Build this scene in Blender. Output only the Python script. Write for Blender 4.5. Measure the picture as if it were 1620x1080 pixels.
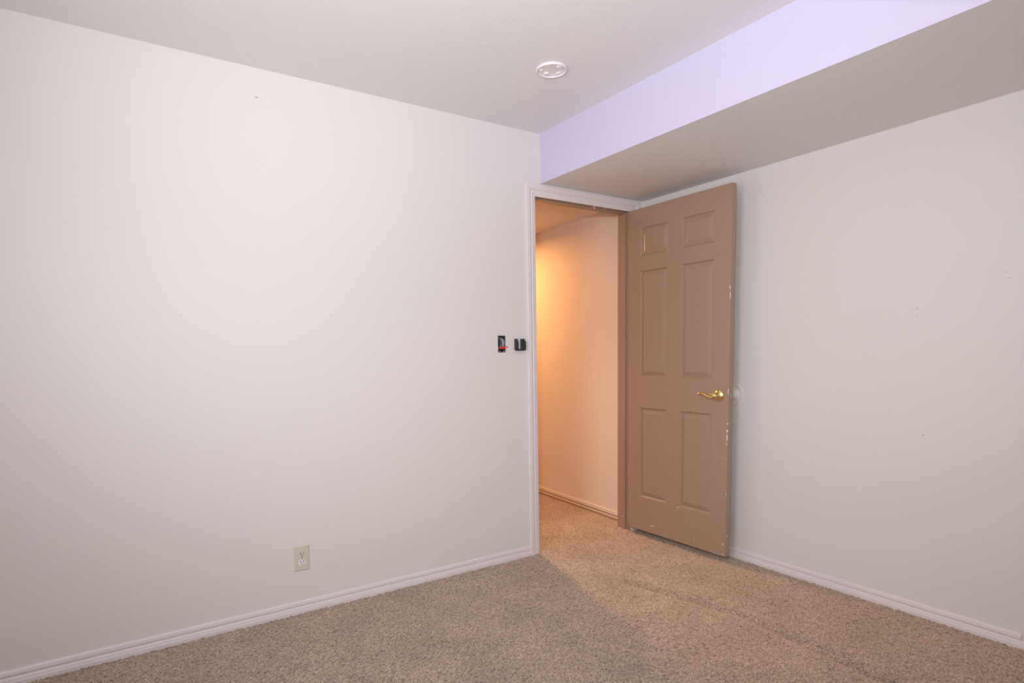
import bpy, bmesh, math, random
import numpy as np
from mathutils import Vector, Matrix, noise

random.seed(4)
for o in list(bpy.data.objects):
    bpy.data.objects.remove(o, do_unlink=True)
S = bpy.context.scene
C = S.collection

# ------------------------------------------------------------------ camera
CAM_D, CAM_H = 2.74663, 1.18
YAW, PITCH, ROLL = math.radians(33.70222), math.radians(-5.7477), math.radians(-0.99187)
F_PX, CX, CY = 941.77342, 805.87297, 651.51208
cam_data = bpy.data.cameras.new('camera')
cam_data.sensor_width = 36.0
cam_data.lens = F_PX / 1620 * 36
cam_data.shift_x = (810 - CX) / 1620
cam_data.shift_y = (CY - 540) / 1620
cam_data.clip_start = 0.02
cam = bpy.data.objects.new('camera', cam_data)
C.objects.link(cam)
fwd = Vector((math.sin(YAW) * math.cos(PITCH), math.cos(YAW) * math.cos(PITCH), math.sin(PITCH)))
rt = Vector((math.cos(YAW), -math.sin(YAW), 0))
up = rt.cross(fwd)
r2 = rt * math.cos(ROLL) + up * math.sin(ROLL)
u2 = -rt * math.sin(ROLL) + up * math.cos(ROLL)
m = Matrix((r2, u2, -fwd)).transposed().to_4x4()
m.translation = Vector((0, -CAM_D, CAM_H))
cam.matrix_world = m
S.camera = cam

# ------------------------------------------------------------------ world, lights, exposure
w = bpy.data.worlds.new('world')
S.world = w
w.use_nodes = True
w.node_tree.nodes['Background'].inputs[0].default_value = (0.8, 0.85, 1, 1)
w.node_tree.nodes['Background'].inputs[1].default_value = 0.0
S.view_settings.view_transform = 'Standard'
S.view_settings.look = 'None'
S.view_settings.gamma = 1.0
S.view_settings.use_curve_mapping = False
S.view_settings.exposure = 0.05


def aim(o, target):
    d = Vector(target) - o.location
    o.rotation_euler = d.to_track_quat('-Z', 'Y').to_euler()


def light(name, kind, loc, energy, col, target=None, **kw):
    d = bpy.data.lights.new(name, kind)
    d.energy = energy
    d.color = col
    for k, v in kw.items():
        setattr(d, k, v)
    o = bpy.data.objects.new(name, d)
    o.location = loc
    C.objects.link(o)
    if target:
        aim(o, target)
    return o


# the photographer's flash beside the lens, aimed at the doorway corner
light('camera_flash', 'SPOT', (-0.05, -2.72, 1.5), 140, (0.985, 1.0, 1.03), (2.1, 0.0, 1.9),
      spot_size=math.radians(110), spot_blend=1.0, shadow_soft_size=0.08)
# unseen spot added to brighten the ceiling and bounce off it
light('bounce_fill', 'SPOT', (0.0, -2.6, 1.5), 74, (1.0, 1.0, 1.10), (0.4, -1.9, 2.376),
      spot_size=math.radians(100), spot_blend=1.0, shadow_soft_size=0.1)
# unseen area fill added on the left; no window is built there
light('left_fill', 'AREA', (-1.1, -2.0, 1.4), 26, (1.0, 1.0, 1.06), (3, -2.0, 1.4), shape='RECTANGLE', size=1.0, size_y=1.2)
# tungsten lamp on the low ceiling of the hallway, and an added spot brightening the doorway carpet
light('hall_lamp', 'AREA', (2.43, 1.55, 2.06), 27, (1.0, 0.46, 0.15), (2.43, 1.55, 0.0), shape='DISK', size=0.26)
light('doorway_floor_fill', 'SPOT', (2.36, 1.3, 2.09), 85, (0.9, 0.64, 0.36), (2.24, -0.28, 0),
      spot_size=math.radians(58), spot_blend=1.0, shadow_soft_size=0.06)

# ------------------------------------------------------------------ dimensions (metres)
XB = 2.873          # right wall
XS = 2.065          # soffit face
ZS = 2.110          # soffit underside
ZC = 2.376          # ceiling
X0, Y0 = -1.15, -3.6  # left and rear walls (behind the camera)
WT = 0.115          # wall thickness
JL, JR = 2.027, 2.770   # jamb faces
JT = 2.042              # head jamb underside


# ------------------------------------------------------------------ helpers
def link(name, bm, mat, parent=None, smooth=False, bevel=0, seg=2, ang=40):
    me = bpy.data.meshes.new(name)
    bm.normal_update()
    bm.to_mesh(me)
    bm.free()
    mats = mat if isinstance(mat, (list, tuple)) else [mat]
    for x in mats:
        me.materials.append(x)
    if smooth:
        for p in me.polygons:
            p.use_smooth = True
    o = bpy.data.objects.new(name, me)
    C.objects.link(o)
    if parent:
        o.parent = parent
    if bevel:
        b = o.modifiers.new('bevel', 'BEVEL')
        b.width = bevel
        b.segments = seg
        b.limit_method = 'ANGLE'
        b.angle_limit = math.radians(ang)
        b.harden_normals = False
    return o


def empty(name, loc):
    o = bpy.data.objects.new(name, None)
    o.empty_display_size = 0.05
    o.location = loc
    C.objects.link(o)
    return o


def tag(o, label=None, cat=None, kind=None, group=None):
    if label:
        o['label'] = label
    if cat:
        o['category'] = cat
    if kind:
        o['kind'] = kind
    if group:
        o['group'] = group
    return o


def box(bm, x0, x1, y0, y1, z0, z1, mi=0):
    v = [bm.verts.new(c) for c in ((x0, y0, z0), (x1, y0, z0), (x1, y1, z0), (x0, y1, z0),
                                   (x0, y0, z1), (x1, y0, z1), (x1, y1, z1), (x0, y1, z1))]
    fs = []
    for q in ((3, 2, 1, 0), (4, 5, 6, 7), (0, 1, 5, 4), (1, 2, 6, 5), (2, 3, 7, 6), (3, 0, 4, 7)):
        f = bm.faces.new([v[i] for i in q])
        f.material_index = mi
        fs.append(f)
    return fs


def sweep(bm, prof, frames, closed_prof=True, caps=True):
    """prof: list of 2d points; frames: list of (origin, axis_u, axis_v)."""
    rings = []
    for o, a, b in frames:
        rings.append([bm.verts.new(Vector(o) + Vector(a) * p[0] + Vector(b) * p[1]) for p in prof])
    n = len(prof)
    for r0, r1 in zip(rings[:-1], rings[1:]):
        for i in range(n if closed_prof else n - 1):
            j = (i + 1) % n
            bm.faces.new((r0[i], r0[j], r1[j], r1[i]))
    if caps:
        bm.faces.new(rings[0][::-1])
        bm.faces.new(rings[-1])
    bmesh.ops.recalc_face_normals(bm, faces=bm.faces[:])


def lathe(bm, prof, origin, axis, seg=48):
    """prof: list of (radius, distance along axis)."""
    axis = Vector(axis).normalized()
    a = axis.orthogonal().normalized()
    b = axis.cross(a)
    origin = Vector(origin)
    rings = []
    for r, t in prof:
        if r < 1e-6:
            rings.append([bm.verts.new(origin + axis * t)])
        else:
            rings.append([bm.verts.new(origin + axis * t + (a * math.cos(2 * math.pi * k / seg) + b * math.sin(2 * math.pi * k / seg)) * r)
                          for k in range(seg)])
    for r0, r1 in zip(rings[:-1], rings[1:]):
        for k in range(seg):
            l = (k + 1) % seg
            if len(r0) == 1 and len(r1) == 1:
                continue
            if len(r0) == 1:
                bm.faces.new((r0[0], r1[k], r1[l]))
            elif len(r1) == 1:
                bm.faces.new((r0[k], r0[l], r1[0]))
            else:
                bm.faces.new((r0[k], r0[l], r1[l], r1[k]))
    bmesh.ops.recalc_face_normals(bm, faces=bm.faces[:])


def tube(bm, pts, rads, seg=14, flat=1.0, flat_axis=None):
    pts = [Vector(p) for p in pts]
    if not isinstance(rads, (list, tuple)):
        rads = [rads] * len(pts)
    rings = []
    prev = None
    for i, p in enumerate(pts):
        t = (pts[min(i + 1, len(pts) - 1)] - pts[max(i - 1, 0)]).normalized()
        if flat_axis is not None:
            a = Vector(flat_axis)
            a = (a - t * a.dot(t)).normalized()
        else:
            a = prev - t * prev.dot(t) if prev else t.orthogonal()
            a.normalize()
        prev = a
        b = t.cross(a)
        rings.append([bm.verts.new(p + (a * math.cos(2 * math.pi * k / seg) * flat + b * math.sin(2 * math.pi * k / seg)) * rads[i])
                      for k in range(seg)])
    for r0, r1 in zip(rings[:-1], rings[1:]):
        for k in range(seg):
            l = (k + 1) % seg
            bm.faces.new((r0[k], r0[l], r1[l], r1[k]))
    bm.faces.new(rings[0][::-1])
    bm.faces.new(rings[-1])
    bmesh.ops.recalc_face_normals(bm, faces=bm.faces[:])


def spline(pts, n=8):
    pts = [Vector(p) for p in pts]
    out = []
    for i in range(len(pts) - 1):
        p0 = pts[max(i - 1, 0)]
        p1, p2 = pts[i], pts[i + 1]
        p3 = pts[min(i + 2, len(pts) - 1)]
        for k in range(n):
            t = k / n
            out.append(0.5 * ((2 * p1) + (p2 - p0) * t + (2 * p0 - 5 * p1 + 4 * p2 - p3) * t * t + (-p0 + 3 * p1 - 3 * p2 + p3) * t ** 3))
    out.append(pts[-1])
    return out


# ------------------------------------------------------------------ materials
def srgb(r, g, b):
    f = lambda c: (c / 255 / 12.92) if c / 255 <= 0.04045 else ((c / 255 + 0.055) / 1.055) ** 2.4
    return (f(r), f(g), f(b), 1)


def mat(name, col, rough=0.5, metal=0.0, spec=0.5):
    mt = bpy.data.materials.new(name)
    mt.use_nodes = True
    b = mt.node_tree.nodes['Principled BSDF']
    b.inputs['Base Color'].default_value = col
    b.inputs['Roughness'].default_value = rough
    b.inputs['Metallic'].default_value = metal
    b.inputs['Specular IOR Level'].default_value = spec
    return mt


def N(mt, kind, **kw):
    n = mt.node_tree.nodes.new(kind)
    for k, v in kw.items():
        if k in n.inputs.keys() if isinstance(k, str) else False:
            n.inputs[k].default_value = v
        else:
            setattr(n, k, v)
    return n


def bump(mt, scale, strength, dist, detail=3.0, second=None, rough=0.5, dist_noise=None):
    L = mt.node_tree.links
    g = N(mt, 'ShaderNodeNewGeometry')
    t = N(mt, 'ShaderNodeTexNoise')
    t.inputs['Scale'].default_value = scale
    t.inputs['Detail'].default_value = detail
    t.inputs['Roughness'].default_value = rough
    L.new(g.outputs['Position'], t.inputs['Vector'])
    out = t.outputs['Fac']
    if second:
        t2 = N(mt, 'ShaderNodeTexNoise')
        t2.inputs['Scale'].default_value = second[0]
        t2.inputs['Detail'].default_value = 2.0
        L.new(g.outputs['Position'], t2.inputs['Vector'])
        r = N(mt, 'ShaderNodeMapRange')
        r.inputs['From Min'].default_value = second[1]
        r.inputs['From Max'].default_value = second[2]
        L.new(t2.outputs['Fac'], r.inputs['Value'])
        mm = N(mt, 'ShaderNodeMath', operation='MULTIPLY')
        L.new(out, mm.inputs[0])
        L.new(r.outputs['Result'], mm.inputs[1])
        out = mm.outputs[0]
    b = N(mt, 'ShaderNodeBump')
    b.inputs['Strength'].default_value = strength
    b.inputs['Distance'].default_value = dist
    L.new(out, b.inputs['Height'])
    L.new(b.outputs['Normal'], mt.node_tree.nodes['Principled BSDF'].inputs['Normal'])


def spots(mt, base, marks):
    """Small chips of another paint colour and other marks at fixed places: (x,y,z, sx,sy,sz, colour)."""
    L = mt.node_tree.links
    bs = mt.node_tree.nodes['Principled BSDF']
    g = N(mt, 'ShaderNodeNewGeometry')
    nz = N(mt, 'ShaderNodeTexNoise')
    nz.inputs['Scale'].default_value = 220
    L.new(g.outputs['Position'], nz.inputs['Vector'])
    prev = None
    for (x, y, z, sx, sy, sz, col) in marks:
        sub = N(mt, 'ShaderNodeVectorMath', operation='SUBTRACT')
        L.new(g.outputs['Position'], sub.inputs[0])
        sub.inputs[1].default_value = (x, y, z)
        dv = N(mt, 'ShaderNodeVectorMath', operation='DIVIDE')
        L.new(sub.outputs[0], dv.inputs[0])
        dv.inputs[1].default_value = (sx, sy, sz)
        ln = N(mt, 'ShaderNodeVectorMath', operation='LENGTH')
        L.new(dv.outputs[0], ln.inputs[0])
        ad = N(mt, 'ShaderNodeMath', operation='ADD')
        L.new(ln.outputs['Value'], ad.inputs[0])
        L.new(nz.outputs['Fac'], ad.inputs[1])
        lt = N(mt, 'ShaderNodeMath', operation='LESS_THAN')
        L.new(ad.outputs[0], lt.inputs[0])
        lt.inputs[1].default_value = 1.4
        mx = N(mt, 'ShaderNodeMix', data_type='RGBA')
        L.new(lt.outputs[0], mx.inputs[0])
        if prev is None:
            mx.inputs[6].default_value = base
        else:
            L.new(prev, mx.inputs[6])
        mx.inputs[7].default_value = col
        prev = mx.outputs[2]
    L.new(prev, bs.inputs['Base Color'])


WALLC = srgb(226, 221, 218)
M_wall = mat('painted_drywall', WALLC, 0.55, spec=0.35)
bump(M_wall, 160, 0.10, 0.002, detail=2, second=(9, 0.35, 0.75))
grey = srgb(178, 172, 169)
spots(M_wall, WALLC, [
    (0.5884, 0, 2.2576, .008, .01, .003, grey),
    (1.692, 0, 1.247, .003, .01, .008, srgb(214, 208, 204)),  # embossed marks, this and the next: relief shade put into the colour
    (1.6985, 0, 1.262, .002, .01, .004, srgb(216, 210, 206)),
    (2.873, -1.6282, .7944, .01, .003, .0025, srgb(200, 110, 110)),
    (2.873, -1.8798, 1.452, .01, .0028, .002, grey),
    (2.873, -1.8907, 1.4294, .01, .0022, .0022, grey),
    (2.873, -1.0129, 1.4613, .01, .006, .002, srgb(200, 193, 189)),
    (2.873, -1.5818, 1.3341, .01, .002, .004, grey),
    (2.873, -1.5809, 1.3022, .01, .002, .003, grey),
])
CEILC = srgb(236, 234, 234)
M_ceil = mat('textured_ceiling', CEILC, 0.6, spec=0.3)
bump(M_ceil, 100, 0.34, 0.004, detail=5, second=(5, 0.30, 0.70), rough=0.6)
M_lav = mat('lavender_paint', srgb(210, 203, 229), 0.5, spec=0.35)
bump(M_lav, 160, 0.06, 0.002, detail=2)
M_trim = mat('white_trim_paint', srgb(232, 222, 224), 0.35, spec=0.5)
bump(M_trim, 60, 0.10, 0.001, detail=2)
BROWN = srgb(166, 139, 119)
M_door = mat('taupe_door_paint', BROWN, 0.30, spec=0.5)
bump(M_door, 420, 0.12, 0.001, detail=2)
M_jamb = mat('taupe_jamb_paint', BROWN, 0.38, spec=0.5)
M_hallwall = mat('hall_wall_paint', srgb(226, 214, 204), 0.55, spec=0.3)
bump(M_hallwall, 160, 0.08, 0.002, detail=2)
M_hallceil = mat('hall_ceiling_paint', srgb(234, 226, 218), 0.6, spec=0.3)
bump(M_hallceil, 75, 0.3, 0.004, detail=5)
M_brass = mat('polished_brass', srgb(246, 226, 160), 0.2, 1.0)
M_steel = mat('dull_steel', srgb(180, 176, 170), 0.35, 1.0)
M_ivory = mat('ivory_plastic', srgb(214, 205, 190), 0.35)
M_whitep = mat('white_plastic', srgb(236, 230, 232), 0.3)
M_dark = mat('dark_slot', srgb(48, 36, 30), 0.6)
M_black = mat('black_plastic', srgb(40, 42, 44), 0.35)
M_boxgrey = mat('grey_box_plastic', srgb(72, 68, 66), 0.6)
M_sheath = mat('grey_cable_sheath', srgb(150, 152, 165), 0.5)
M_red = mat('red_wire_nut', srgb(225, 60, 72), 0.4)
M_copper = mat('copper_wire', srgb(190, 130, 90), 0.3, 1.0)
M_silver = mat('silver_plate', srgb(205, 208, 222), 0.3, 0.0)
M_chip = srgb(232, 218, 205)


def carpet_material():
    mt = bpy.data.materials.new('carpet_pile')
    mt.use_nodes = True
    L = mt.node_tree.links
    bs = mt.node_tree.nodes['Principled BSDF']
    bs.inputs['Roughness'].default_value = 0.95
    bs.inputs['Specular IOR Level'].default_value = 0.1
    bs.inputs['Sheen Weight'].default_value = 1.0
    bs.inputs['Sheen Roughness'].default_value = 0.6
    bs.inputs['Sheen Tint'].default_value = srgb(225, 200, 175)
    g = N(mt, 'ShaderNodeNewGeometry')
    # wobble, so that the tufts are twisted rather than round
    nz = N(mt, 'ShaderNodeTexNoise')
    nz.inputs['Scale'].default_value = 230
    nz.inputs['Detail'].default_value = 1
    L.new(g.outputs['Position'], nz.inputs['Vector'])
    sc = N(mt, 'ShaderNodeVectorMath', operation='SCALE')
    sc.inputs['Scale'].default_value = 0.008
    L.new(nz.outputs['Color'], sc.inputs[0])
    ad = N(mt, 'ShaderNodeVectorMath', operation='ADD')
    L.new(g.outputs['Position'], ad.inputs[0])
    L.new(sc.outputs[0], ad.inputs[1])
    vo = N(mt, 'ShaderNodeTexVoronoi')
    vo.inputs['Scale'].default_value = 250
    L.new(ad.outputs[0], vo.inputs['Vector'])
    sep = N(mt, 'ShaderNodeSeparateColor')
    L.new(vo.outputs['Color'], sep.inputs[0])
    n2 = N(mt, 'ShaderNodeTexNoise')
    n2.inputs['Scale'].default_value = 190
    n2.inputs['Detail'].default_value = 3
    n2.inputs['Roughness'].default_value = 0.7
    L.new(g.outputs['Position'], n2.inputs['Vector'])
    mx = N(mt, 'ShaderNodeMath', operation='MULTIPLY_ADD')
    L.new(sep.outputs[0], mx.inputs[0])
    mx.inputs[1].default_value = 0.55
    mr = N(mt, 'ShaderNodeMapRange')
    mr.inputs['From Min'].default_value = 0.3
    mr.inputs['From Max'].default_value = 0.7
    mr.inputs['To Max'].default_value = 0.5
    L.new(n2.outputs['Fac'], mr.inputs['Value'])
    L.new(mr.outputs['Result'], mx.inputs[2])
    cr = N(mt, 'ShaderNodeValToRGB')
    e = cr.color_ramp.elements
    e[0].position, e[0].color = 0.12, srgb(60, 47, 40)
    e[1].position, e[1].color = 0.90, srgb(211, 191, 175)
    k = cr.color_ramp.elements.new(0.36)
    k.color = srgb(124, 106, 94)
    k = cr.color_ramp.elements.new(0.65)
    k.color = srgb(168, 149, 134)
    L.new(mx.outputs[0], cr.inputs['Fac'])
    # worn, trodden patches of the pile
    n3 = N(mt, 'ShaderNodeTexNoise')
    n3.inputs['Scale'].default_value = 4.2
    n3.inputs['Detail'].default_value = 3
    L.new(g.outputs['Position'], n3.inputs['Vector'])
    m3 = N(mt, 'ShaderNodeMapRange')
    m3.inputs['From Min'].default_value = 0.3
    m3.inputs['From Max'].default_value = 0.7
    m3.inputs['To Min'].default_value = 0.80
    m3.inputs['To Max'].default_value = 1.10
    L.new(n3.outputs['Fac'], m3.inputs['Value'])
    vm = N(mt, 'ShaderNodeVectorMath', operation='SCALE')
    L.new(cr.outputs['Color'], vm.inputs[0])
    L.new(m3.outputs['Result'], vm.inputs['Scale'])
    L.new(vm.outputs[0], bs.inputs['Base Color'])
    return mt


M_carpet = carpet_material()


# ------------------------------------------------------------------ floor: carpet pile as real relief
def build_floor():
    h = 0.0042
    xs = np.concatenate([np.arange(X0 - .1, -0.5, 0.08), np.arange(-0.5, 3.0, h), [3.1]])
    ys = np.concatenate([np.arange(Y0 - .1, -2.3, 0.08), np.arange(-2.3, 1.45, h), np.arange(1.5, 2.8, 0.1)])
    rng = np.random.default_rng(3)
    nx, ny = len(xs), len(ys)
    X, Y = np.meshgrid(xs, ys, indexing='ij')
    r = rng.random((nx, ny))
    s = r * .5
    s[1:-1, 1:-1] = r[1:-1, 1:-1] * .52 + (r[:-2, 1:-1] + r[2:, 1:-1] + r[1:-1, :-2] + r[1:-1, 2:]) * .12
    Z = -0.0075 + 0.0115 * s

    def ridge(pts, wid, amp):
        z = np.zeros_like(X)
        for (ax, ay), (bx, by) in zip(pts[:-1], pts[1:]):
            dx, dy = bx - ax, by - ay
            t = np.clip(((X - ax) * dx + (Y - ay) * dy) / (dx * dx + dy * dy), 0, 1)
            d = np.hypot(X - ax - dx * t, Y - ay - dy * t)
            z = np.maximum(z, np.exp(-(d / wid) ** 2))
        return z * amp
    # trodden creases left in the pile
    Z -= ridge([(2.13, -.62), (2.20, -.92), (2.262, -1.18), (2.235, -1.57), (2.20, -1.85)], .032, .017)
    Z -= ridge([(1.55, -.95), (1.78, -1.30), (1.72, -1.55)], .028, .006)
    jx = rng.random((nx, ny)) * .0022 - .0011
    jy = rng.random((nx, ny)) * .0022 - .0011
    co = np.stack([X + jx, Y + jy, Z], axis=-1).reshape(-1, 3)
    idx = np.arange(nx * ny).reshape(nx, ny)
    q = np.stack([idx[:-1, :-1], idx[1:, :-1], idx[1:, 1:], idx[:-1, 1:]], axis=-1).reshape(-1, 4)
    me = bpy.data.meshes.new('floor')
    me.vertices.add(len(co))
    me.vertices.foreach_set('co', co.astype(np.float32).ravel())
    me.loops.add(q.size)
    me.loops.foreach_set('vertex_index', q.astype(np.int32).ravel())
    me.polygons.add(len(q))
    me.polygons.foreach_set('loop_start', np.arange(0, q.size, 4, dtype=np.int32))
    me.update(calc_edges=True)
    me.materials.append(M_carpet)
    o = bpy.data.objects.new('floor', me)
    C.objects.link(o)
    tag(o, 'brown flecked cut-pile carpet covering the floor of room and hallway', 'floor', 'structure')


build_floor()

# ------------------------------------------------------------------ walls
HX0, HX1, HZ0, HZ1 = 1.7646, 1.8155, 1.178, 1.2695      # cut-out for the switch box
bm = bmesh.new()
ZB = -0.012
box(bm, X0, HX0, 0, WT, ZB, ZC)
box(bm, HX0, HX1, 0, WT, ZB, HZ0)
box(bm, HX0, HX1, 0, WT, HZ1, ZC)
box(bm, HX1, JL - .018, 0, WT, ZB, ZC)
box(bm, JL - .018, JR + .018, 0, WT, JT + .018, ZC)
box(bm, JR + .018, XB, 0, WT, ZB, ZC)
tag(link('wall_left', bm, M_wall), 'off-white painted drywall with the doorway at its right end', 'wall', 'structure')
bm = bmesh.new()
box(bm, XB, XB + WT, Y0, WT, ZB, ZC)
tag(link('wall_right', bm, M_wall), 'off-white painted drywall behind the open door, right side', 'wall', 'structure')
bm = bmesh.new()
box(bm, X0 - WT, X0, Y0 - WT, WT, ZB, ZC)
tag(link('wall_side', bm, M_wall), 'off-white painted side wall outside the view', 'wall', 'structure')
bm = bmesh.new()
box(bm, X0, XB + WT, Y0 - WT, Y0, ZB, ZC)
tag(link('wall_rear', bm, M_wall), 'off-white painted wall behind the camera', 'wall', 'structure')

bm = bmesh.new()
box(bm, X0 - WT, XB + WT, Y0 - WT, WT, ZC, ZC + .1)
tag(link('ceiling', bm, M_ceil), 'off-white textured ceiling', 'ceiling', 'structure')
bm = bmesh.new()
fs = box(bm, XS, XB, Y0, 0, ZS, ZC)
fs[5].material_index = 1
o = link('ceiling_soffit', bm, [M_ceil, M_lav])
tag(o, 'dropped soffit along the right wall with lavender face and textured underside', 'soffit', 'structure')

# hallway beyond the doorway
bm = bmesh.new()
a = [(2.862, WT), (2.925, 1.2), (3.005, 2.6), (3.1, 2.6), (3.1, WT)]
lo = [bm.verts.new((x, y, ZB)) for x, y in a]
hi = [bm.verts.new((x, y, 2.12)) for x, y in a]
for i in range(5):
    j = (i + 1) % 5
    bm.faces.new((lo[i], lo[j], hi[j], hi[i]))
bm.faces.new(lo)
bm.faces.new(hi)
bmesh.ops.recalc_face_normals(bm, faces=bm.faces[:])
tag(link('wall_hall', bm, M_hallwall), 'hallway wall in warm lamplight seen through the doorway', 'wall', 'structure')
bm = bmesh.new()
box(bm, 0.9, 3.1, WT, 2.7, 2.12, 2.2)
tag(link('ceiling_hall', bm, M_hallceil), 'low hallway ceiling in warm lamplight', 'ceiling', 'structure')
bm = bmesh.new()
box(bm, 0.9, 3.1, 2.6, 2.7, ZB, 2.12)
tag(link('wall_hall_end', bm, M_hallwall), 'far end wall of the hallway, out of view', 'wall', 'structure')
bm = bmesh.new()
box(bm, 0.8, 0.9, WT, 2.7, ZB, 2.2)
tag(link('wall_hall_side', bm, M_hallwall), 'left side wall of the hallway, out of view', 'wall', 'structure')

# ------------------------------------------------------------------ trim
# baseboard profile: (height, projection)
BP = [(-.008, 0), (-.008, .0125), (.013, .0130), (.0165, .0115), (.0235, .0108), (.0285, .0085), (.0300, .0055), (.0335, .0052),
      (.0355, .0085), (.038, .0100), (.050, .0085), (.0545, .0065), (.0562, .0035), (.0562, 0)]


def baseboard(name, p0, p1, nrm, mt, label, prof=BP):
    bm = bmesh.new()
    sweep(bm, prof, [(p0, (0, 0, 1), nrm), (p1, (0, 0, 1), nrm)])
    return tag(link(name, bm, mt), label, 'baseboard', 'structure')


CO_L = 1.962        # outer edge of the left casing
baseboard('baseboard_left', (X0, 0, 0), (CO_L, 0, 0), (0, -1, 0), M_trim,
          'white grooved baseboard under the left wall')
bo = baseboard('baseboard_right', (XB, 0, 0), (XB, -2.003, 0), (-1, 0, 0), M_trim,
               'white grooved baseboard under the right wall')
BPL = [(z, d) for z, d in BP if z < .030] + [(.0300, 0)]
bm = bmesh.new()
sweep(bm, BPL, [((XB, -2.003, 0), (0, 0, 1), (-1, 0, 0)), ((XB, Y0, 0), (0, 0, 1), (-1, 0, 0))])
link('baseboard_strip', bm, M_trim, bo)
bm = bmesh.new()
for (za, zb, d, mi) in ((-.008, .014, .0125, 1), (.014, .022, .0135, 0), (.022, .034, .006, 1), (.034, .056, .0095, 0)):
    rings = []
    for (x, y) in ((2.862, WT), (2.925, 1.2), (3.005, 2.6)):
        rings.append([bm.verts.new((x + dx, y, z)) for dx, z in ((0, za), (-d, za), (-d, zb), (0, zb))])
    for r0, r1 in zip(rings[:-1], rings[1:]):
        for i in range(4):
            j = (i + 1) % 4
            f = bm.faces.new((r0[i], r0[j], r1[j], r1[i]))
            f.material_index = mi
bmesh.ops.recalc_face_normals(bm, faces=bm.faces[:])
tag(link('baseboard_hall', bm, [M_hallwall, M_jamb]), 'hallway baseboard with brown stripes seen through the doorway', 'baseboard', 'structure')

# casing: profile (distance inward from outer edge, projection)
CW = .062
CP = [(0, 0), (0, .012), (.0015, .0140), (.0200, .0140), (.0245, .0122), (.0285, .0085), (.0300, .0072), (.0320, .0072), (.0335, .0100),
      (.0370, .0108), (.0480, .0090), (.0570, .0080), (.0605, .0070), (.0620, .0045), (.0620, 0)]


def casing(name, xl, xr, zt, wr):
    bm = bmesh.new()
    fr = []
    # up the left leg, over the head with mitred corners, down the right leg
    fr.append(((xl, 0, -.008), (1, 0, 0), (0, -1, 0)))
    fr.append(((xl, 0, zt), (1, 0, -1), (0, -1, 0)))
    fr.append(((xr, 0, zt), (-wr, 0, -1), (0, -1, 0)))
    fr.append(((xr, 0, -.008), (-wr, 0, 0), (0, -1, 0)))
    sweep(bm, CP, fr)
    return link(name, bm, M_trim)


o = casing('trim_1', CO_L, JR + .006 + CW * .90, JT - .006 + CW, .90)
tag(o, 'white moulded casing around the doorway', 'door casing', 'structure')

# door frame
bm = bmesh.new()
box(bm, JL - .018, JL, 0, WT, -.008, JT + .018)
box(bm, JR, JR + .018, 0, WT, -.008, JT + .018)
box(bm, JL, JR, 0, WT, JT, JT + .018)
fr = link('trim_2', bm, M_jamb)
tag(fr, 'brown painted door frame lining the doorway', 'door frame', 'structure')
spots(M_jamb, BROWN, [
    (2.2435, .022, JT, .007, .007, .004, M_chip), (2.3476, .0253, JT, .009, .007, .004, M_chip),
    (2.4916, .0300, JT, .014, .010, .004, M_chip), (2.5000, .037, JT - .006, .004, .006, .012, M_chip),
    (2.5795, .0300, JT, .013, .009, .004, M_chip),
    (2.759, .060, .085, .004, .003, .006, M_chip),
    (JL, .002, .93, .004, .01, .014, M_chip), (JL, .002, .87, .004, .01, .010, M_chip),
])
bm = bmesh.new()
ST = .0115
box(bm, JL, JL + ST, .037, .069, -.008, JT)
box(bm, JR - ST, JR, .037, .069, -.004, JT)
box(bm, JL + ST, JR - ST, .037, .069, JT - ST, JT)
link('door_stop_strip', bm, M_jamb, fr, bevel=.0015)

# ------------------------------------------------------------------ the door, open against the right wall
DX = 2.742          # face towards the room when open
DT = .035
DY0, DW = -.010, .7425
DZ0, DZ1 = .036, 2.034
door = empty('door_1', (JR + .004, -.008, DZ0))
tag(door, 'brown painted six-panel door standing open against the right wall', 'door', 'structure')


def D(o):
    o.parent = door
    o.matrix_parent_inverse = Matrix.Translation(-Vector(door.location))
    return o


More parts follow.
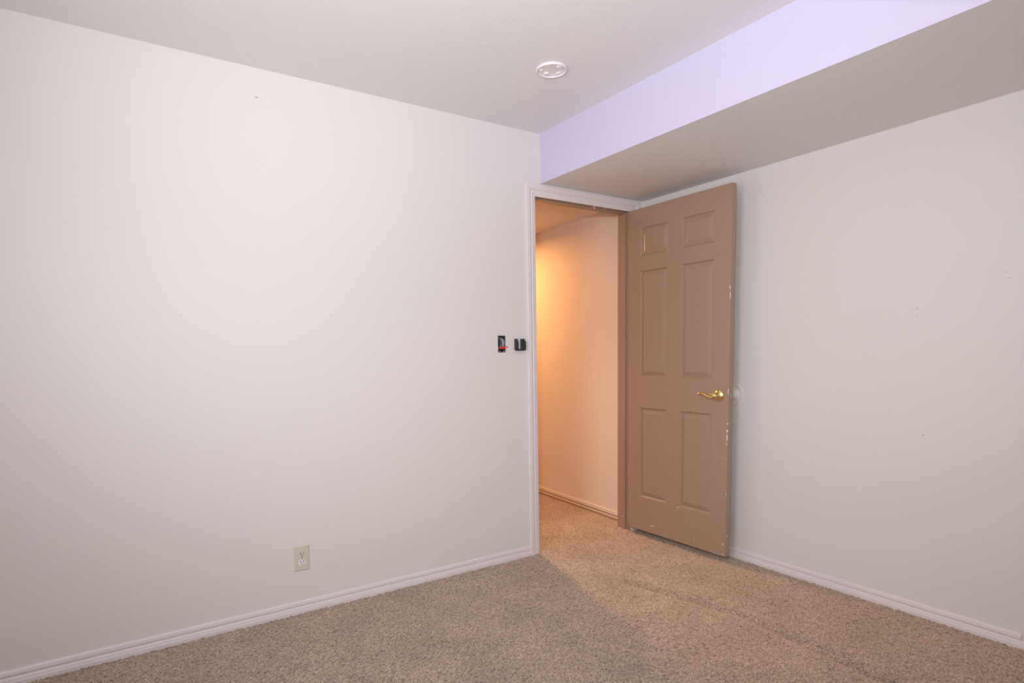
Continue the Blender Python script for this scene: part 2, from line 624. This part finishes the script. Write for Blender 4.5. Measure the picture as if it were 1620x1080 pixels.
def build_slab():
    bm = bmesh.new()
    yc = [0, .098, .315, .416, .637, DW]
    zc = [DZ0, .253, .822, 1.0125, 1.661, 1.747, 1.918, DZ1]
    pan = {(i, j) for i in (1, 3) for j in (1, 3, 5)}
    rings = [(0, 0), (.0025, .0008), (.006, .0064), (.008, .0092), (.0115, .0096), (.034, .0020), (.0352, .0018)]
    for side in (0, 1):
        X = DX if side == 0 else DX + DT
        sg = 1 if side == 0 else -1
        def V(y, z, d=0):
            return bm.verts.new((X + sg * d, DY0 - y, z))
        for i in range(5):
            for j in range(7):
                a, b, c, d = yc[i], yc[i + 1], zc[j], zc[j + 1]
                if (i, j) not in pan:
                    bm.faces.new((V(a, c), V(b, c), V(b, d), V(a, d)))
                    continue
                prev = None
                for off, dep in rings:
                    r = [V(a + off, c + off, dep), V(b - off, c + off, dep), V(b - off, d - off, dep), V(a + off, d - off, dep)]
                    if prev:
                        for k in range(4):
                            l = (k + 1) % 4
                            bm.faces.new((prev[k], prev[l], r[l], r[k]))
                    prev = r
                bm.faces.new(prev)
    x0, x1 = DX, DX + DT
    def q(*p):
        bm.faces.new([bm.verts.new(c) for c in p])
    for j in range(7):
        z0, z1 = zc[j], zc[j + 1]
        for y in (DY0, DY0 - DW):
            q((x0, y, z0), (x1, y, z0), (x1, y, z1), (x0, y, z1))
    for i in range(5):
        y0, y1 = DY0 - yc[i], DY0 - yc[i + 1]
        for z in (DZ0, DZ1):
            q((x0, y0, z), (x1, y0, z), (x1, y1, z), (x0, y1, z))
    bmesh.ops.remove_doubles(bm, verts=bm.verts[:], dist=.0002)
    bmesh.ops.recalc_face_normals(bm, faces=bm.faces[:])
    return D(link('door_slab', bm, M_door, bevel=.0016, seg=2, ang=60))


build_slab()
ye = DY0 - DW
cc = M_chip
spots(M_door, BROWN, [
    (DX, ye, 1.46, .004, .0035, .020, cc), (DX, ye + .002, 1.50, .003, .003, .012, cc),
    (DX, ye, .95, .003, .004, .018, cc),
    (DX, ye + .001, .775, .004, .005, .006, cc), (DX, ye + .003, .735, .004, .006, .008, cc),
    (DX, ye + .004, .70, .004, .0045, .020, cc), (DX, ye + .006, .665, .004, .003, .008, cc),
    (DX, ye + .008, .58, .003, .003, .004, cc), (DX, ye + .004, .39, .003, .004, .004, cc),
    (DX, ye + .003, .375, .003, .003, .003, cc), (DX + .012, ye, .155, .006, .004, .004, cc),
    (DX, ye + .018, .106, .004, .004, .005, cc), (DX, ye + .016, .047, .004, .004, .006, cc),
    (DX, -.215, .083, .004, .012, .003, cc), (DX, -.231, .089, .004, .004, .002, cc),
    (DX, -.545, .089, .004, .004, .004, cc), (DX, -.422, .247, .004, .006, .003, cc),
    (DX, ye + .06, DZ0, .004, .03, .003, cc),
    (DX, -.361, .974, .004, .002, .006, srgb(190, 160, 140)),
])

# lever handles: thing > lever_handle > rose, lever
LY, LZ = -.6935, .926
for side in (0, 1):
    sx = -1 if side == 0 else 1
    fx = DX if side == 0 else DX + DT
    bm = bmesh.new()
    lathe(bm, [(.0, 0), (.0325, 0), (.0328, .0025), (.0310, .0045), (.0305, .0065), (.0270, .0085), (.0225, .0100), (.0205, .0130),
               (.0165, .0145), (.0150, .0180), (.0118, .0200), (.0112, .0300), (.0, .0300)], (fx, LY, LZ), (sx, 0, 0), 56)
    rose = D(link('handle_rose', bm, M_brass, smooth=True))
    rose['label'] = 'polished brass rose'
    bm = bmesh.new()
    xx = fx + sx * .040
    lathe(bm, [(0, .028), (.0125, .028), (.0140, .0315), (.0140, .0440), (.0115, .0490), (.006, .0515), (0, .052)], (fx, LY, LZ), (sx, 0, 0), 40)
    pts = spline([(xx, LY + .002, LZ - .003), (xx, LY + .0162, LZ - .0085), (xx, LY + .0365, LZ - .0085), (xx, LY + .0551, LZ - .001),
                  (xx, LY + .0745, LZ + .0065), (xx, LY + .0907, LZ + .0085), (xx, LY + .1021, LZ + .0070), (xx, LY + .1085, LZ + .0020)], 6)
    n = len(pts)
    rad = [.0085 - .0035 * min(1, i / n * 1.3) + (.0012 if i > n - 5 else 0) for i in range(n)]
    tube(bm, pts, rad, 16, flat=.7, flat_axis=(1, 0, 0))
    # the small scroll above the root of the lever
    tube(bm, spline([(xx, LY + .004, LZ + .002), (xx, LY + .018, LZ + .0075), (xx, LY + .028, LZ + .0065), (xx, LY + .034, LZ + .000)], 5),
         .0034, 10)
    lv = link('lever', bm, M_brass, smooth=True)
    lv.parent = rose
    lv['label'] = 'polished brass S-curved lever'
# latch faceplate and bolt in the free edge
bm = bmesh.new()
box(bm, DX + DT / 2 - .0125, DX + DT / 2 + .0125, ye - .0012, ye + .001, LZ - .028, LZ + .028)
lp = D(link('latch_plate', bm, M_door, bevel=.0008))
bm = bmesh.new()
box(bm, DX + DT / 2 - .006, DX + DT / 2 + .006, ye - .0045, ye - .001, LZ - .008, LZ + .008)
b2 = link('latch_bolt', bm, M_steel, bevel=.002)
b2.parent = lp
# three butt hinges
for z in (.24, 1.03, 1.82):
    bm = bmesh.new()
    lathe(bm, [(0, -.045), (.0058, -.045), (.0058, .045), (0, .045)], (JR + .0095, -.0185, z), (0, 0, 1), 16)
    box(bm, JR + .0005, JR + .0095, -.0165, -.0100, z - .043, z + .043)
    D(link('hinge', bm, M_brass))

# ------------------------------------------------------------------ door bumper on the right wall
bm = bmesh.new()
lathe(bm, [(0, 0), (.0600, 0), (.0600, .0020), (.0560, .0048), (.0530, .0040), (.0500, .0028), (.0300, .0028), (.0270, .0060), (.0220, .0120),
           (.0140, .0160), (.0060, .0175), (0, .0178)], (XB, -.693, .925), (-1, 0, 0), 64)
o = link('door_bumper', bm, M_wall, smooth=True)
tag(o, 'round wall-coloured door bumper on the right wall beside the door edge', 'door bumper')

# ------------------------------------------------------------------ smoke detector mounting base
dc = Vector((1.650, -.642, ZC))
det = empty('smoke_detector_base', dc)
tag(det, 'round white smoke detector mounting base, cover missing, on the ceiling', 'smoke detector')


def P(o, parent):
    o.parent = parent
    o.matrix_parent_inverse = Matrix.Translation(-Vector(parent.location))
    return o


bm = bmesh.new()
lathe(bm, [(.0560, 0), (.0640, 0), (.0660, .002), (.0660, .0075), (.0645, .0105), (.0615, .0115), (.0590, .0105), (.0578, .0070), (.0575, .002)],
      dc, (0, 0, -1), 72)
r_ = P(link('rim', bm, M_whitep, smooth=True), det)
bm = bmesh.new()
lathe(bm, [(0, .0030), (.034, .0030), (.038, .0042), (.042, .0036), (.0585, .0070), (.0585, .0), (0, 0)], dc, (0, 0, -1), 64)
P(link('back_plate', bm, M_whitep), det)
for ang in (-71, 86):
    c = math.radians(ang)
    p = dc + Vector((math.cos(c), math.sin(c), 0)) * .0405
    bm = bmesh.new()
    lathe(bm, [(0, .003), (.0120, .003), (.0120, .0085), (.0100, .0100), (.0062, .0100), (.0056, .0045), (0, .0045)], p, (0, 0, -1), 24)
    s1 = P(link('screw_boss', bm, M_whitep), det)
    bm = bmesh.new()
    lathe(bm, [(0, .0040), (.0050, .0040), (.0050, .0070), (.0030, .0084), (0, .0086)], p, (0, 0, -1), 16)
    s2 = link('screw', bm, M_dark)
    s2.parent = s1
for ang in (140, 10, 215):
    c = math.radians(ang)
    d = Vector((math.cos(c), math.sin(c), 0))
    n_ = Vector((-d.y, d.x, 0))
    bm = bmesh.new()
    a0 = dc + d * .043
    vs = []
    for z in (-.003, -.0085):
        for s, t in ((-.010, -.004), (.010, -.004), (.010, .006), (-.010, .006)):
            v = a0 + n_ * s + d * t
            vs.append(bm.verts.new((v.x, v.y, ZC + z)))
    for q in ((0, 1, 2, 3), (7, 6, 5, 4), (0, 4, 5, 1), (1, 5, 6, 2), (2, 6, 7, 3), (3, 7, 4, 0)):
        bm.faces.new([vs[i] for i in q])
    bmesh.ops.recalc_face_normals(bm, faces=bm.faces[:])
    P(link('locking_tab', bm, M_whitep, bevel=.001), det)

# ------------------------------------------------------------------ duplex outlet
oc = Vector((.6705, 0, .2555))
out = empty('power_outlet', oc)
tag(out, 'ivory duplex power outlet low on the left wall above the baseboard', 'power outlet')


def rect_plate(bm, w2, h2, y0, y1, ins, c=(0, 0)):
    """flat plate on the wall with a sloped rim; y is negative into the room."""
    cx, cz = c
    r0 = [bm.verts.new((cx + sx * w2, y0, cz + sz * h2)) for sx, sz in ((-1, -1), (1, -1), (1, 1), (-1, 1))]
    r1 = [bm.verts.new((cx + sx * w2, y0 + (y1 - y0) * .45, cz + sz * h2)) for sx, sz in ((-1, -1), (1, -1), (1, 1), (-1, 1))]
    r2 = [bm.verts.new((cx + sx * (w2 - ins), y1, cz + sz * (h2 - ins))) for sx, sz in ((-1, -1), (1, -1), (1, 1), (-1, 1))]
    for a, b in ((r0, r1), (r1, r2)):
        for k in range(4):
            l = (k + 1) % 4
            bm.faces.new((a[k], a[l], b[l], b[k]))
    bm.faces.new(r2)
    bm.faces.new(r0[::-1])
    bmesh.ops.recalc_face_normals(bm, faces=bm.faces[:])


bm = bmesh.new()
rect_plate(bm, .0345, .0585, 0, -.0055, .004)
pl = link('cover_plate', bm, M_ivory, out, bevel=.001)
for k, dz in enumerate((.0195, -.0195)):
    # receptacle face: round with flattened top and bottom
    bm = bmesh.new()
    seg = 40
    ring = []
    for i in range(seg):
        t = 2 * math.pi * i / seg
        ring.append((.0172 * math.cos(t), max(-.0135, min(.0135, .0172 * math.sin(t)))))
    a = [bm.verts.new((x, -.004, z + dz)) for x, z in ring]
    b = [bm.verts.new((x, -.0072, z + dz)) for x, z in ring]
    for i in range(seg):
        j = (i + 1) % seg
        bm.faces.new((a[i], a[j], b[j], b[i]))
    bm.faces.new(b)
    bmesh.ops.recalc_face_normals(bm, faces=bm.faces[:])
    rc = link('receptacle', bm, M_ivory if k == 0 else M_whitep, out)
    if k:
        rc['label'] = 'whiter lower receptacle'
    bm = bmesh.new()
    box(bm, -.0080, -.0056, -.0076, -.0070, dz - .0005, dz + .0085)
    box(bm, .0052, .0076, -.0076, -.0070, dz + .0005, dz + .0080)
    lathe(bm, [(0, .0070), (.0026, .0070), (.0026, .0076), (0, .0076)], (0, 0, dz - .0075), (0, -1, 0), 16)
    s_ = link('contact_slots', bm, M_dark, rc)
bm = bmesh.new()
lathe(bm, [(0, .005), (.0032, .005), (.0028, .0066), (0, .0070)], (0, 0, 0), (0, -1, 0), 20)
link('screw', bm, M_steel, out)
out.rotation_euler = (0, math.radians(1.2), 0)

# ------------------------------------------------------------------ open switch box
bx = empty('switch_box', ((HX0 + HX1) / 2, 0, (HZ0 + HZ1) / 2))
tag(bx, 'open switch box cut into the left wall, wires capped with red nuts showing', 'switch box')
w2, h2 = (HX1 - HX0) / 2, (HZ1 - HZ0) / 2
bm = bmesh.new()
t = .0022
box(bm, -w2, -w2 + t, .004, .062, -h2, h2)
box(bm, w2 - t, w2, .004, .062, -h2, h2)
box(bm, -w2 + t, w2 - t, .004, .062, -h2, -h2 + t)
box(bm, -w2 + t, w2 - t, .004, .062, h2 - t, h2)
box(bm, -w2 + t, w2 - t, .060, .062, -h2 + t, h2 - t)
link('box_shell', bm, M_boxgrey, bx)
for s in (-1, 1):
    bm = bmesh.new()
    box(bm, s * .013 - .006, s * .013 + .006, .001, .004, -h2 + .0025, -h2 + .009)
    link('mounting_ear', bm, M_steel, bx, bevel=.0008)
bm = bmesh.new()
tube(bm, spline([(.012, .055, .040), (.011, .022, .030), (.014, .008, .012), (.013, .012, -.012), (.010, .022, -.022)], 6), .0085, 14, flat=.6, flat_axis=(0, 1, 0))
cb = link('cable', bm, M_sheath, bx, smooth=True)
cb['label'] = 'grey sheathed cable'
bm = bmesh.new()
tube(bm, spline([(.002, .045, .036), (-.001, .014, .016), (-.006, .006, -.006), (-.009, .004, -.016)], 6), .0017, 8)
link('wire', bm, M_sheath, bx, smooth=True)
bm = bmesh.new()
tube(bm, spline([(-.012, .040, -.034), (-.004, .010, -.030), (.004, .004, -.024), (.010, .008, -.034), (.016, .040, -.038)], 6), .0014, 8)
link('wire', bm, M_copper, bx, smooth=True)


def wire_nut(p, axis):
    bm = bmesh.new()
    pr = [(0, -.011), (.0072, -.011), (.0078, -.008), (.0072, -.002), (.0060, .004), (.0048, .008), (.0025, .0095), (0, .010)]
    lathe(bm, pr, p, axis, 12)
    link('wire_nut', bm, M_red, bx, smooth=False)


wire_nut((-.0135, -.001, -.020), (-.15, -1, .1))
wire_nut((.0095, -.003, -.019), (.35, -1, .1))
bm = bmesh.new()
tube(bm, spline([(.013, -.006, -.019), (.022, -.012, -.017), (.031, -.013, -.013)], 5), [.003] * 4 + [.0022] * 7, 8)
rw = link('wire', bm, M_red, bx, smooth=True)
rw['label'] = 'red wire end poking out over the wall'
# ragged notches the cutter left above the opening
bm = bmesh.new()
for x, wd in ((-.0235, .007), (-.0125, .008), (-.001, .004), (.010, .003), (.017, .006)):
    box(bm, x, x + wd, -.0004, .0006, h2 + .0028, h2 + .0044)
link('cut_mark', bm, M_dark, bx)

# ------------------------------------------------------------------ black remote holder
hc = Vector((1.908, 0, 1.222))
hd = empty('wall_holder', hc)
tag(hd, 'small black plastic holder with open slot on the left wall beside the casing', 'holder')
bm = bmesh.new()
box(bm, -.036, .027, -.004, 0, -.030, .026)
link('back_plate', bm, M_silver, hd, bevel=.001)
bm = bmesh.new()
# U-shaped cradle in plan and elevation: left cheek, right block, bottom lip
box(bm, -.0375, -.0235, -.020, -.001, -.0305, .0305)
link('cheek', bm, M_black, hd, bevel=.0025)
bm = bmesh.new()
box(bm, .002, .0215, -.024, -.001, -.0305, .0300)
box(bm, .0215, .0290, -.024, -.001, -.0300, .0170)
link('cheek', bm, M_black, hd, bevel=.002)
bm = bmesh.new()
box(bm, -.034, .026, -.0225, -.001, -.0345, -.0255)
link('bottom_lip', bm, M_black, hd, bevel=.002)
bm = bmesh.new()
box(bm, -.0175, -.0150, -.012, -.003, -.0255, .016)
link('contact_rail', bm, M_black, hd, bevel=.0006)
